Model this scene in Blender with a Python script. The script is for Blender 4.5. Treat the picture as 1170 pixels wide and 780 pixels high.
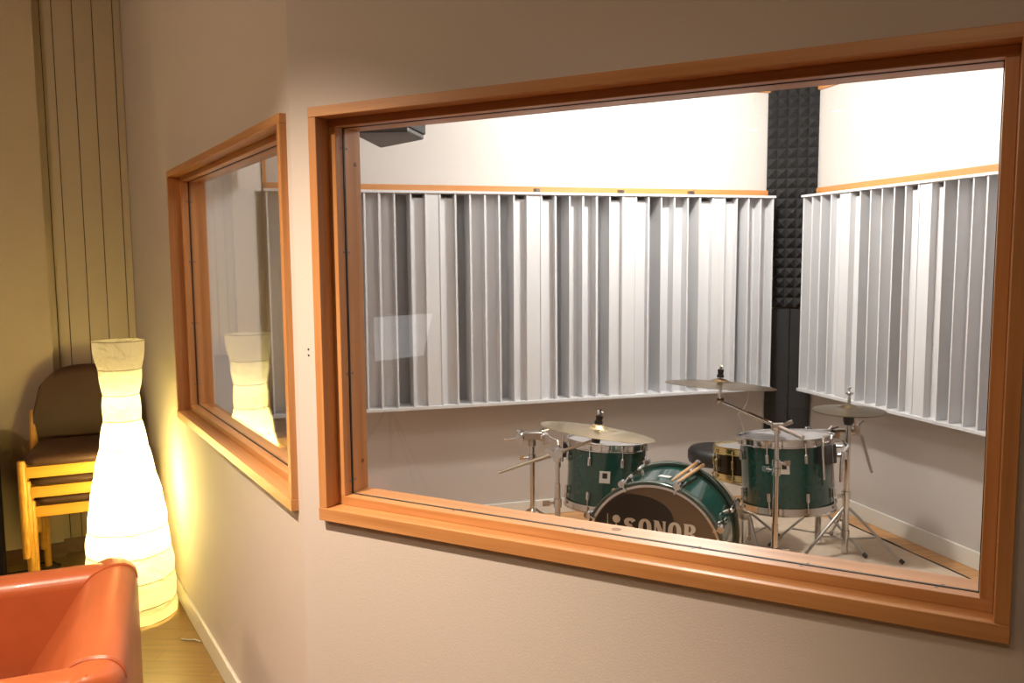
import bpy, bmesh, math, random
from mathutils import Vector, Matrix
random.seed(7)
PI = math.pi
sc = bpy.context.scene
COL = sc.collection
for o in list(bpy.data.objects):
    bpy.data.objects.remove(o)
# ------------------------------------------------------------------ camera
cam_d = bpy.data.cameras.new('camera')
cam = bpy.data.objects.new('camera', cam_d); COL.objects.link(cam)
cam_d.sensor_width = 36.0
cam_d.lens = 957.27 / 1170 * 36.0
cam_d.clip_start = 0.02
cam.matrix_world = Matrix.Translation((0, 0, 1.5)) @ Matrix.Rotation(PI/2 - 0.098, 4, 'X') @ Matrix.Rotation(-0.0078, 4, 'Z')
sc.camera = cam
# ------------------------------------------------------------------ colour management, world
sc.view_settings.view_transform = 'Standard'
sc.view_settings.look = 'None'
sc.view_settings.gamma = 1.0
sc.view_settings.use_curve_mapping = False
sc.view_settings.exposure = 0.0
w = bpy.data.worlds.new('world'); sc.world = w; w.use_nodes = True
w.node_tree.nodes['Background'].inputs[0].default_value = (1.0, 0.85, 0.7, 1)
w.node_tree.nodes['Background'].inputs[1].default_value = 0.02
# ------------------------------------------------------------------ plan frames (a = along the wall, n = into the wall)
class Fr:
    def __init__(s, x, y, h):
        s.x, s.y, s.h = x, y, h
        s.a = Vector((math.cos(h), math.sin(h), 0)); s.n = Vector((-math.sin(h), math.cos(h), 0)); s.o = Vector((x, y, 0))
    def P(s, t, d, z=0.0):
        return s.o + s.a*t + s.n*d + Vector((0, 0, z))
W1 = Fr(-1.3824, 3.4114, math.atan2(-0.85070, 0.52566))     # wall with the narrow looking window
W2 = Fr(-0.4796, 2.0226, -0.4936)                            # wall with the wide window
LW = Fr(-1.2280, 4.2644, 0.2762)                             # far wall of the drum booth
RW = Fr(1.7322, 5.0135, -1.2869)                             # right wall of the drum booth
FWp = W1.P(-1.19, 0.018)
FW = Fr(FWp.x, FWp.y, math.atan2(0.52566, 0.85070))          # end wall behind the chairs
def isect(F, df, G, dg):
    p = F.P(0, df); q = G.P(0, dg); r = q - p
    det = F.a.x*(-G.a.y) + G.a.x*F.a.y
    t = (r.x*(-G.a.y) + G.a.x*r.y)/det
    return p + F.a*t
# ------------------------------------------------------------------ lights
def light(kind, name, loc, power, color, size=0.05, target=None, angle=None, blend=0.5):
    d = bpy.data.lights.new(name, kind); d.energy = power; d.color = color
    if kind == 'AREA': d.shape = 'DISK'; d.size = size
    else: d.shadow_soft_size = size
    if kind == 'SPOT': d.spot_size = angle; d.spot_blend = blend
    o = bpy.data.objects.new(name, d); COL.objects.link(o); o.location = loc
    if target is not None:
        o.rotation_euler = (Vector(target) - Vector(loc)).to_track_quat('-Z', 'Y').to_euler()
    return o
WARM = (1.0, 0.75, 0.50)
NEUT = (1.0, 0.955, 0.92)
SPOTC = (1.0, 0.80, 0.61)
# drum booth ceiling spot, then an added soft fill
light('POINT', 'booth_spot_and_fill_light', LW.P(2.02, -0.82, 2.47), 118, NEUT, 0.06)
light('POINT', 'booth_spot_and_fill_light', LW.P(1.10, -1.7, 2.46), 27, NEUT, 0.28)  # weak soft fill added to lift the booth's lower and left walls
# control room ceiling spots near the windows, then two soft fills
light('SPOT', 'control_spot_light', W2.P(-0.25, -1.25, 2.85), 470, SPOTC, 0.035, W2.P(0.08, -0.05, 0.1), math.radians(64), 1.0)
light('SPOT', 'control_spot_light', W2.P(0.9, -1.25, 2.6), 16, SPOTC, 0.03, W2.P(0.75, 0.0, 0.3), math.radians(74), 1.0)
light('AREA', 'control_fill_light', (-3.1, 1.0, 2.8), 29, WARM, 0.5, (-2.0, 2.4, 0.6))  # soft area fill added for the left walls and armchair, no fixture
light('AREA', 'control_fill_light', (-0.6, -0.9, 2.85), 12, WARM, 0.5, (-0.6, -0.5, 0))  # soft area fill for the unseen lamps behind the camera
# ------------------------------------------------------------------ materials
def newmat(name):
    m = bpy.data.materials.new(name); m.use_nodes = True
    nt = m.node_tree; b = nt.nodes['Principled BSDF']
    return m, nt, b
def N(nt, typ, **kw):
    n = nt.nodes.new(typ)
    for k, v in kw.items(): setattr(n, k, v)
    return n
def mapping(nt, scale=(1, 1, 1), rot=(0, 0, 0), coord='Object'):
    tc = N(nt, 'ShaderNodeTexCoord'); mp = N(nt, 'ShaderNodeMapping')
    mp.inputs['Scale'].default_value = scale; mp.inputs['Rotation'].default_value = rot
    nt.links.new(tc.outputs[coord], mp.inputs['Vector'])
    return mp.outputs['Vector']
def plain(name, col, rough=0.5, metal=0.0, spec=0.5, bump=0, bscale=40, var=0.0, vscale=6, coat=0.0, scale=(1, 1, 1), sheen=0):
    m, nt, b = newmat(name)
    b.inputs['Base Color'].default_value = (*col, 1)
    b.inputs['Roughness'].default_value = rough
    b.inputs['Metallic'].default_value = metal
    b.inputs['Specular IOR Level'].default_value = spec
    b.inputs['Coat Weight'].default_value = coat
    if sheen: b.inputs['Sheen Weight'].default_value = sheen
    v = mapping(nt, scale)
    if var > 0:
        n = N(nt, 'ShaderNodeTexNoise'); n.inputs['Scale'].default_value = vscale; n.inputs['Detail'].default_value = 4
        nt.links.new(v, n.inputs['Vector'])
        cr = N(nt, 'ShaderNodeValToRGB')
        cr.color_ramp.elements[0].position = 0.3; cr.color_ramp.elements[1].position = 0.7
        cr.color_ramp.elements[0].color = (*[c*(1-var) for c in col], 1)
        cr.color_ramp.elements[1].color = (*[min(1, c*(1+var)) for c in col], 1)
        nt.links.new(n.outputs['Fac'], cr.inputs['Fac']); nt.links.new(cr.outputs['Color'], b.inputs['Base Color'])
    if bump > 0:
        n2 = N(nt, 'ShaderNodeTexNoise'); n2.inputs['Scale'].default_value = bscale; n2.inputs['Detail'].default_value = 3
        nt.links.new(v, n2.inputs['Vector'])
        bp = N(nt, 'ShaderNodeBump'); bp.inputs['Strength'].default_value = bump; bp.inputs['Distance'].default_value = 0.003
        nt.links.new(n2.outputs['Fac'], bp.inputs['Height']); nt.links.new(bp.outputs['Normal'], b.inputs['Normal'])
    return m
def wood(name, dark, light_, rough=0.38, grain=1.0, coat=0.15):
    # grain runs along the board's own local X
    m, nt, b = newmat(name)
    v = mapping(nt, (1.6*grain, 38*grain, 38*grain))
    n = N(nt, 'ShaderNodeTexNoise'); n.inputs['Scale'].default_value = 1.0; n.inputs['Detail'].default_value = 6; n.inputs['Roughness'].default_value = 0.6
    nt.links.new(v, n.inputs['Vector'])
    cr = N(nt, 'ShaderNodeValToRGB')
    cr.color_ramp.elements[0].position = 0.32; cr.color_ramp.elements[0].color = (*dark, 1)
    cr.color_ramp.elements[1].position = 0.68; cr.color_ramp.elements[1].color = (*light_, 1)
    nt.links.new(n.outputs['Fac'], cr.inputs['Fac']); nt.links.new(cr.outputs['Color'], b.inputs['Base Color'])
    b.inputs['Roughness'].default_value = rough; b.inputs['Coat Weight'].default_value = coat; b.inputs['Coat Roughness'].default_value = 0.25
    return m
def woven_wall(name, col):
    m, nt, b = newmat(name)
    b.inputs['Base Color'].default_value = (*col, 1); b.inputs['Roughness'].default_value = 0.62; b.inputs['Specular IOR Level'].default_value = 0.25
    v = mapping(nt, (230, 230, 620))
    n = N(nt, 'ShaderNodeTexNoise'); n.inputs['Scale'].default_value = 1.0; n.inputs['Detail'].default_value = 2
    nt.links.new(v, n.inputs['Vector'])
    bp = N(nt, 'ShaderNodeBump'); bp.inputs['Strength'].default_value = 0.35; bp.inputs['Distance'].default_value = 0.0015
    nt.links.new(n.outputs['Fac'], bp.inputs['Height']); nt.links.new(bp.outputs['Normal'], b.inputs['Normal'])
    return m
def planks(name, c1, c2, rough=0.35, rotz=0.0, width=0.09):
    m, nt, b = newmat(name)
    v = mapping(nt, (1, 1, 1), (0, 0, rotz))
    br = N(nt, 'ShaderNodeTexBrick'); br.offset = 0.37
    br.inputs['Color1'].default_value = (*c1, 1); br.inputs['Color2'].default_value = (*c2, 1)
    br.inputs['Mortar'].default_value = (*[c*0.45 for c in c1], 1)
    br.inputs['Scale'].default_value = 1.0; br.inputs['Mortar Size'].default_value = 0.0012
    br.inputs['Brick Width'].default_value = 0.7; br.inputs['Row Height'].default_value = width
    nt.links.new(v, br.inputs['Vector'])
    v2 = mapping(nt, (3, 60, 60), (0, 0, rotz))
    n = N(nt, 'ShaderNodeTexNoise'); n.inputs['Scale'].default_value = 1.0; n.inputs['Detail'].default_value = 5
    nt.links.new(v2, n.inputs['Vector'])
    mx = N(nt, 'ShaderNodeMix', data_type='RGBA', blend_type='MULTIPLY'); mx.inputs['Factor'].default_value = 0.55
    cr = N(nt, 'ShaderNodeValToRGB'); cr.color_ramp.elements[0].color = (0.55, 0.5, 0.45, 1); cr.color_ramp.elements[0].position = 0.3
    cr.color_ramp.elements[1].position = 0.65
    nt.links.new(n.outputs['Fac'], cr.inputs['Fac'])
    nt.links.new(br.outputs['Color'], mx.inputs['A']); nt.links.new(cr.outputs['Color'], mx.inputs['B'])
    nt.links.new(mx.outputs['Result'], b.inputs['Base Color'])
    b.inputs['Roughness'].default_value = rough
    return m
def glass(name, f0=0.045):
    # flat pane: clear transmission plus a Schlick mirror reflection on each face
    m = bpy.data.materials.new(name); m.use_nodes = True; nt = m.node_tree; nt.nodes.clear()
    out = N(nt, 'ShaderNodeOutputMaterial'); mix = N(nt, 'ShaderNodeMixShader')
    tr = N(nt, 'ShaderNodeBsdfTransparent'); tr.inputs[0].default_value = (0.97, 0.985, 0.975, 1)
    gl = N(nt, 'ShaderNodeBsdfGlossy'); gl.inputs['Roughness'].default_value = 0.0; gl.inputs[0].default_value = (1, 1, 1, 1)
    ge = N(nt, 'ShaderNodeNewGeometry'); dt = N(nt, 'ShaderNodeVectorMath', operation='DOT_PRODUCT')
    nt.links.new(ge.outputs['Normal'], dt.inputs[0]); nt.links.new(ge.outputs['Incoming'], dt.inputs[1])
    ab = N(nt, 'ShaderNodeMath', operation='ABSOLUTE'); nt.links.new(dt.outputs['Value'], ab.inputs[0])
    su = N(nt, 'ShaderNodeMath', operation='SUBTRACT'); su.inputs[0].default_value = 1.0; nt.links.new(ab.outputs[0], su.inputs[1])
    pw = N(nt, 'ShaderNodeMath', operation='POWER'); pw.inputs[1].default_value = 5.0; nt.links.new(su.outputs[0], pw.inputs[0])
    ml = N(nt, 'ShaderNodeMath', operation='MULTIPLY_ADD'); ml.inputs[1].default_value = 1-f0; ml.inputs[2].default_value = f0
    nt.links.new(pw.outputs[0], ml.inputs[0]); nt.links.new(ml.outputs[0], mix.inputs[0])
    nt.links.new(tr.outputs[0], mix.inputs[1]); nt.links.new(gl.outputs[0], mix.inputs[2]); nt.links.new(mix.outputs[0], out.inputs[0])
    return m
def emit(name, col, s):
    m, nt, b = newmat(name)
    b.inputs['Base Color'].default_value = (*col, 1); b.inputs['Emission Color'].default_value = (*col, 1); b.inputs['Emission Strength'].default_value = s
    return m
def paper(name, col):
    m = bpy.data.materials.new(name); m.use_nodes = True; nt = m.node_tree; nt.nodes.clear()
    out = N(nt, 'ShaderNodeOutputMaterial'); mix = N(nt, 'ShaderNodeMixShader'); mix.inputs[0].default_value = 0.5
    tr = N(nt, 'ShaderNodeBsdfTranslucent'); tr.inputs[0].default_value = (*col, 1)
    df = N(nt, 'ShaderNodeBsdfDiffuse'); df.inputs[0].default_value = (*[min(1, c*1.05) for c in col], 1)
    n = N(nt, 'ShaderNodeTexNoise'); n.inputs['Scale'].default_value = 16; n.inputs['Detail'].default_value = 5; n.inputs['Distortion'].default_value = 1.5
    tc = N(nt, 'ShaderNodeTexCoord'); nt.links.new(tc.outputs['Object'], n.inputs['Vector'])
    bp = N(nt, 'ShaderNodeBump'); bp.inputs['Strength'].default_value = 0.8; bp.inputs['Distance'].default_value = 0.012
    nt.links.new(n.outputs['Fac'], bp.inputs['Height'])
    nt.links.new(bp.outputs['Normal'], tr.inputs['Normal']); nt.links.new(bp.outputs['Normal'], df.inputs['Normal'])
    nt.links.new(df.outputs[0], mix.inputs[1]); nt.links.new(tr.outputs[0], mix.inputs[2]); nt.links.new(mix.outputs[0], out.inputs[0])
    return m
M = {}
M['wall'] = woven_wall('woven_wall_paint', (0.60, 0.535, 0.49))
M['wallfar'] = plain('end_wall_paint', (0.52, 0.43, 0.32), 0.6, bump=0.15, bscale=150)
M['board'] = plain('painted_board', (0.50, 0.42, 0.31), 0.5)
M['groove'] = plain('groove_shadow_gap', (0.03, 0.025, 0.02), 0.9)
M['booth'] = plain('booth_wall_paint', (0.56, 0.52, 0.49), 0.55, bump=0.15, bscale=120)
M['ceil'] = plain('ceiling_paint', (0.7, 0.68, 0.64), 0.8)
M['skirt'] = plain('white_skirting_paint', (0.74, 0.72, 0.67), 0.35)
M['brownskirt'] = wood('brown_skirting_wood', (0.10, 0.05, 0.025), (0.17, 0.09, 0.045))
M['beech'] = wood('oiled_frame_wood', (0.44, 0.185, 0.058), (0.60, 0.29, 0.11))
M['trim'] = wood('orange_rail_wood', (0.46, 0.185, 0.05), (0.56, 0.24, 0.075))
M['floor'] = planks('parquet_control', (0.27, 0.15, 0.04), (0.22, 0.12, 0.032), 0.3, 0.1)
M['floor2'] = planks('parquet_booth', (0.62, 0.33, 0.13), (0.50, 0.25, 0.09), 0.35, -0.28)
M['rug'] = plain('beige_rug_pile', (0.60, 0.48, 0.37), 0.95, bump=0.6, bscale=300, var=0.06, vscale=30, spec=0.1)
M['rubber'] = plain('black_rubber', (0.015, 0.015, 0.016), 0.6)
M['glass'] = glass('window_glass')
M['steel'] = plain('screw_steel', (0.22, 0.20, 0.18), 0.35, 1.0)
M['diff'] = plain('white_diffuser_paint', (0.64, 0.635, 0.65), 0.4)
M['foam'] = plain('charcoal_foam', (0.020, 0.020, 0.021), 0.85, bump=0.3, bscale=200, spec=0.3)
M['blackboard'] = plain('black_fabric_panel', (0.012, 0.012, 0.013), 0.8)
M['chrome'] = plain('chrome', (0.70, 0.69, 0.68), 0.10, 1.0)
M['chromedull'] = plain('worn_chrome', (0.5, 0.48, 0.46), 0.28, 1.0, var=0.1, vscale=20)
M['shell'] = plain('green_lacquer', (0.003, 0.060, 0.050), 0.14, 0.0, 0.7, var=0.25, vscale=90, coat=0.6)
M['hoop'] = plain('dark_green_hoop', (0.07, 0.11, 0.09), 0.2, 0.5, coat=0.5)
M['bdhead'] = plain('smoked_bass_head', (0.13, 0.085, 0.05), 0.25, spec=0.7)
M['pad'] = plain('black_felt_pad', (0.016, 0.014, 0.014), 0.7)
M['headgrey'] = plain('clear_drumhead', (0.38, 0.36, 0.36), 0.25)
M['head'] = plain('white_drumhead', (0.75, 0.74, 0.72), 0.4)
M['logo'] = plain('cream_print', (0.62, 0.55, 0.47), 0.5)
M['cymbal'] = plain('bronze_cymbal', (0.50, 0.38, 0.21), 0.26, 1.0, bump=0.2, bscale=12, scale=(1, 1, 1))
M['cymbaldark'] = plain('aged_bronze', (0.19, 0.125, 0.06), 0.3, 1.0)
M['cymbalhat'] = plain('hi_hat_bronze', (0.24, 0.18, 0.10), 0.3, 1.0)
M['brass'] = plain('polished_brass', (0.80, 0.66, 0.34), 0.18, 1.0)
M['brassdark'] = plain('black_brass_shell', (0.05, 0.035, 0.025), 0.15, 0.9)
M['vinyl'] = plain('black_vinyl', (0.018, 0.018, 0.02), 0.4)
M['stick'] = plain('hickory_stick', (0.62, 0.36, 0.17), 0.5)
M['plastic'] = plain('black_plastic', (0.02, 0.02, 0.022), 0.4)
M['whitecable'] = plain('white_cable', (0.7, 0.68, 0.64), 0.5)
M['leather'] = plain('orange_leather', (0.46, 0.11, 0.036), 0.36, bump=0.12, bscale=90, var=0.12, vscale=5, coat=0.15)
M['seatleather'] = plain('brown_leather', (0.048, 0.016, 0.007), 0.6, bump=0.1, bscale=80, var=0.1)
M['chairwood'] = wood('lacquered_chair_beech', (0.60, 0.29, 0.035), (0.70, 0.37, 0.06), grain=0.7)
M['paper'] = paper('lamp_paper', (0.94, 0.90, 0.76))
M['wire'] = plain('shade_wire', (0.46, 0.38, 0.24), 0.5)
M['bulb'] = emit('bulb_glow', (1.0, 0.78, 0.42), 25)
M['spotlit'] = emit('downlight_glow', (1.0, 0.86, 0.66), 40)
M['softwhite'] = emit('softbox_cloth', (0.95, 0.97, 1.0), 1.5)
# ------------------------------------------------------------------ mesh builder
class MB:
    def __init__(s): s.bm = bmesh.new()
    def box(s, c, size, rot=None):
        g = bmesh.ops.create_cube(s.bm, size=1.0)['verts']
        mt = Matrix.Diagonal((*size, 1))
        if rot is not None: mt = rot.to_4x4() @ mt
        mt = Matrix.Translation(c) @ mt
        bmesh.ops.transform(s.bm, matrix=mt, verts=g); return g
    def prism(s, poly, z0, z1):
        lo = [s.bm.verts.new((p[0], p[1], z0)) for p in poly]; hi = [s.bm.verts.new((p[0], p[1], z1)) for p in poly]
        n = len(poly); s.bm.faces.new(lo[::-1]); s.bm.faces.new(hi)
        for i in range(n): s.bm.faces.new((lo[i], lo[(i+1) % n], hi[(i+1) % n], hi[i]))
    def extrude_poly(s, pts, vec):
        a = [s.bm.verts.new(p) for p in pts]; b = [s.bm.verts.new(Vector(p)+Vector(vec)) for p in pts]
        n = len(pts); s.bm.faces.new(a); s.bm.faces.new(b[::-1])
        for i in range(n): s.bm.faces.new((a[(i+1) % n], a[i], b[i], b[(i+1) % n]))
    def sweep(s, pts, r, seg=12, closed=False, cap=True):
        pts = [Vector(p) for p in pts]; n = len(pts); rs = r if isinstance(r, (list, tuple)) else [r]*n
        rings = []; up = None
        for i, p in enumerate(pts):
            if closed: tg = pts[(i+1) % n] - pts[i-1]
            else: tg = pts[min(i+1, n-1)] - pts[max(i-1, 0)]
            tg.normalize()
            if up is None:
                up = Vector((0, 0, 1)) if abs(tg.z) < 0.9 else Vector((1, 0, 0))
            x = up.cross(tg).normalized(); up = tg.cross(x).normalized()
            rings.append([s.bm.verts.new(p + rs[i]*(math.cos(2*PI*k/seg)*x + math.sin(2*PI*k/seg)*up)) for k in range(seg)])
        m = n if closed else n-1
        for i in range(m):
            A, B = rings[i], rings[(i+1) % n]
            for k in range(seg): s.bm.faces.new((A[k], A[(k+1) % seg], B[(k+1) % seg], B[k]))
        if cap and not closed:
            s.bm.faces.new(rings[0][::-1]); s.bm.faces.new(rings[-1])
    def tube(s, a, b, r, seg=14, r2=None):
        s.sweep([a, b], [r, r if r2 is None else r2], seg)
    def lathe(s, prof, seg=48, mt=None, a0=0.0, a1=2*PI, closed_prof=False):
        # prof: (radius, height) about local Z, mt places it
        mt = mt or Matrix()
        full = abs(a1-a0-2*PI) < 1e-6; rings = []
        for r, h in prof:
            if r < 1e-6: rings.append([s.bm.verts.new(mt @ Vector((0, 0, h)))])
            else:
                k = seg if full else seg+1
                rings.append([s.bm.verts.new(mt @ Vector((r*math.cos(a0+(a1-a0)*i/seg), r*math.sin(a0+(a1-a0)*i/seg), h))) for i in range(k)])
        prs = list(zip(rings[:-1], rings[1:]))
        if closed_prof: prs.append((rings[-1], rings[0]))
        for A, B in prs:
            n = max(len(A), len(B)); m = n if full else n-1
            for i in range(m):
                j = (i+1) % n
                if len(A) == 1 and len(B) == 1: continue
                if len(A) == 1: s.bm.faces.new((A[0], B[j], B[i]))
                elif len(B) == 1: s.bm.faces.new((A[i], A[j], B[0]))
                else: s.bm.faces.new((A[i], A[j], B[j], B[i]))
    def ball(s, c, r, sc_=(1, 1, 1), rot=None):
        g = bmesh.ops.create_uvsphere(s.bm, u_segments=16, v_segments=10, radius=r)['verts']
        mt = Matrix.Diagonal((*sc_, 1))
        if rot is not None: mt = rot.to_4x4() @ mt
        bmesh.ops.transform(s.bm, matrix=Matrix.Translation(c) @ mt, verts=g)
    def build(s, name, mat, parent=None, smooth=False, bevel=0.0, bseg=2, sub=0, angle=40):
        bmesh.ops.recalc_face_normals(s.bm, faces=s.bm.faces[:])
        me = bpy.data.meshes.new(name); s.bm.to_mesh(me); s.bm.free()
        me.materials.append(mat)
        if smooth:
            for p in me.polygons: p.use_smooth = True
            me.set_sharp_from_angle(angle=math.radians(angle))
        o = bpy.data.objects.new(name, me); COL.objects.link(o)
        if parent: o.parent = parent
        if bevel:
            b = o.modifiers.new('bevel', 'BEVEL'); b.width = bevel; b.segments = bseg; b.limit_method = 'ANGLE'
        if sub:
            b = o.modifiers.new('sub', 'SUBSURF'); b.levels = sub; b.render_levels = sub
        return o
def AX(origin, d):
    # matrix taking local Z to direction d
    return Matrix.Translation(origin) @ Vector(d).to_track_quat('Z', 'Y').to_matrix().to_4x4()
def tag(o, label=None, cat=None, group=None, kind=None):
    if label: o['label'] = label
    if cat: o['category'] = cat
    if group: o['group'] = group
    if kind: o['kind'] = kind
    return o
def thing(name, label, cat, loc=(0, 0, 0), rotz=0.0, group=None):
    o = bpy.data.objects.new(name, None); COL.objects.link(o)
    o.location = loc; o.rotation_euler = (0, 0, rotz); o.empty_display_size = 0.1
    return tag(o, label, cat, group)
def board(name, c, size, parent, mat, axis='X', bevel=0.0015):
    # a wooden member whose grain follows `axis`; size is given in parent axes
    sx, sy, sz = size
    if axis == 'X': dims, rot = (sx, sy, sz), (0, 0, 0)
    elif axis == 'Z': dims, rot = (sz, sy, sx), (0, PI/2, 0)
    else: dims, rot = (sy, sx, sz), (0, 0, PI/2)
    b = MB(); b.box((0, 0, 0), dims)
    o = b.build(name, mat, parent, bevel=bevel, bseg=2)
    o.location = c; o.rotation_euler = rot
    return o
def struct(o): return tag(o, kind='structure')
# ================================================================== STRUCTURE
BD = 0.135                     # booth side of the window walls, measured from the frame front
CF = isect(W1, 0.018, W2, 0.018); CB = isect(W1, BD, W2, BD)
t1c = (CF-W1.P(0, 0.018)).dot(W1.a)
ZC = 2.95; ZB = 2.56
Wd1, Wd2 = 1.5537, 1.4711
Z0, Z1 = 0.8615, 1.8599
def xy(v): return (v.x, v.y)
def glazed_wall(name, F, tl, tr, wd, left_mitre=None, right_mitre=None):
    b = MB()
    lf = left_mitre[0] if left_mitre else F.P(tl, 0.018); lb = left_mitre[1] if left_mitre else F.P(tl, BD)
    rf = right_mitre[0] if right_mitre else F.P(tr, 0.018); rb = right_mitre[1] if right_mitre else F.P(tr, BD)
    b.prism([xy(lf), xy(F.P(0, 0.018)), xy(F.P(0, BD)), xy(lb)], 0, 3.0)
    b.prism([xy(F.P(wd, 0.018)), xy(rf), xy(rb), xy(F.P(wd, BD))], 0, 3.0)
    for a, c in ((0, Z0), (Z1, 3.0)):
        b.prism([xy(F.P(0, 0.018)), xy(F.P(wd, 0.018)), xy(F.P(wd, BD)), xy(F.P(0, BD))], a, c)
    return struct(b.build(name, M['wall']))
glazed_wall('wall_left', W1, -1.32, None, Wd1, None, (CF, CB))
glazed_wall('wall_center', W2, None, 3.9, Wd2, (CF, CB), None)
# end wall behind the chairs: plain part standing proud, boarded part set back
b = MB(); b.prism([xy(FW.P(-3.2, -0.05)), xy(FW.P(-0.40, -0.05)), xy(FW.P(-0.40, 0.15)), xy(FW.P(-3.2, 0.15))], 0, 3.0)
struct(b.build('wall_far', M['wallfar']))
gr = struct(bpy.data.objects.new('wall_far_boards', None)); COL.objects.link(gr)
edges = [-0.40, -0.365, -0.312, -0.2215, -0.1325, -0.0375, 0.0]
b = MB(); b.prism([xy(FW.P(-0.4, 0.012)), xy(FW.P(0.02, 0.012)), xy(FW.P(0.02, 0.15)), xy(FW.P(-0.4, 0.15))], 0, 3.0)
b.build('backing', M['groove'], gr)
for e0, e1 in zip(edges[:-1], edges[1:]):
    b = MB(); b.prism([xy(FW.P(e0+0.002, 0)), xy(FW.P(e1-0.002, 0)), xy(FW.P(e1-0.002, 0.013)), xy(FW.P(e0+0.002, 0.013))], 0, 3.0)
    b.build('wall_board', M['board'], gr)
# booth walls
tj = 3.20047
b = MB(); b.prism([xy(LW.P(-0.0213, 0.15)), xy(LW.P(tj+0.2, 0.15)), xy(LW.P(tj+0.2, 0.25)), xy(LW.P(-0.0213, 0.25))], 0, 3.0)
struct(b.build('wall_booth_far', M['booth']))
b = MB(); b.prism([xy(RW.P(-0.24, 0.15)), xy(RW.P(4.6, 0.15)), xy(RW.P(4.6, 0.25)), xy(RW.P(-0.24, 0.25))], 0, 3.0)
struct(b.build('wall_booth_right', M['booth']))
cL = LW.P(-0.0213, 0.15); e1 = W1.P(0.02-0.03, BD)
dd = (e1-cL).normalized(); pn = Vector((-dd.y, dd.x, 0))
if pn.x > 0: pn = -pn
b = MB(); b.prism([xy(cL), xy(e1), xy(e1+pn*0.1), xy(cL+pn*0.1-dd*0.1), xy(cL-dd*0.1)], 0, 3.0)
struct(b.build('wall_booth_left', M['booth']))
# control room: other walls, floor, ceiling
rb_ = W2.P(3.75, 0.018)
b = MB(); b.box((0, 0, 0), (0.1, 6.2, 3.0)); o = struct(b.build('wall_right', M['wall'])); o.location = (rb_.x+0.04, rb_.y-3.05, 1.5)
b = MB(); b.box((0, 0, 0), (9.0, 0.1, 3.0)); struct(b.build('wall_back', M['wall'])).location = (-1.2, -4.1, 1.5)
b = MB(); b.box((0, 0, 0), (0.1, 9.0, 3.0)); struct(b.build('wall_side', M['wall'])).location = (-4.9, 0.0, 1.5)
b = MB(); b.prism([(-5, -4.2), (4.2, -4.2), (4.2, 6.2), (-5, 6.2)], -0.1, 0.0); struct(b.build('floor', M['floor']))
ctl = [(-5, -4.2), (4.2, -4.2), xy(W2.P(4.6, 0.06)), xy((CF+CB)*0.5), xy(W1.P(-1.7, 0.06)), (-5, 4.9)]
b = MB(); b.prism(ctl, ZC, ZC+0.08); struct(b.build('ceiling', M['ceil']))
bth = [xy((CF+CB)*0.5), xy(W2.P(4.3, 0.06)), xy(RW.P(-0.3, 0.2)), xy(LW.P(-0.1, 0.2)), xy(W1.P(-0.05, 0.06))]
b = MB(); b.prism(bth, ZB+0.03, ZB+0.1); struct(b.build('ceiling_booth', M['ceil']))
b = MB(); b.prism(bth, 0.0, 0.004); struct(b.build('floor_booth', M['floor2']))
# skirtings
b = MB(); b.prism([xy(W1.P(-1.19, 0.006)), xy(isect(W1, 0.006, W2, 0.006)), xy(CF), xy(W1.P(-1.19, 0.018))], 0, 0.085)
b.prism([xy(isect(W1, 0.006, W2, 0.006)), xy(W2.P(3.7, 0.006)), xy(W2.P(3.7, 0.018)), xy(CF)], 0, 0.085)
struct(b.build('baseboard_left', M['skirt'], bevel=0.003))
b = MB(); b.prism([xy(FW.P(-3.0, -0.063)), xy(FW.P(-0.39, -0.063)), xy(FW.P(-0.39, -0.05)), xy(FW.P(-3.0, -0.05))], 0, 0.075)
b.prism([xy(FW.P(-0.40, -0.013)), xy(FW.P(0, -0.013)), xy(FW.P(0, 0)), xy(FW.P(-0.40, 0))], 0, 0.075)
struct(b.build('baseboard_far', M['brownskirt'], bevel=0.002))
b = MB(); b.prism([xy(LW.P(-0.02, 0.138)), xy(LW.P(2.95, 0.138)), xy(LW.P(2.95, 0.15)), xy(LW.P(-0.02, 0.15))], 0.004, 0.092)
struct(b.build('baseboard_booth_far', M['skirt'], bevel=0.003))
b = MB(); b.prism([xy(RW.P(-0.06, 0.138)), xy(RW.P(4.0, 0.138)), xy(RW.P(4.0, 0.15)), xy(RW.P(-0.06, 0.15))], 0.004, 0.092)
struct(b.build('baseboard_booth_right', M['skirt'], bevel=0.003))
# wooden rails of the booth
def rail(name, F, t0, t1, z0, z1, d0=0.128, d1=0.15):
    e = struct(bpy.data.objects.new(name, None)); COL.objects.link(e)
    e.location = F.P(t0, 0, 0); e.rotation_euler = (0, 0, F.h)
    board('rail_board', ((t1-t0)/2, (d0+d1)/2, (z0+z1)/2), (t1-t0, d1-d0, z1-z0), e, M['trim'])
rail('trim_1', LW, -0.02, 2.95, 1.862, 1.905)
rail('trim_2', RW, -0.06, 3.6, 1.866, 1.912)
rail('trim_3', LW, -0.02, 2.96, 2.49, 2.57)
rail('trim_4', RW, -0.08, 4.0, 2.49, 2.57)
e = struct(bpy.data.objects.new('trim_5', None)); COL.objects.link(e); e.location = LW.P(-0.0213, 0.15, 0); e.rotation_euler = (0, 0, LW.h)
board('corner_strip', (0.011, -0.012, 2.2), (0.02, 0.02, 0.68), e, M['trim'], 'Z')
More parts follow.
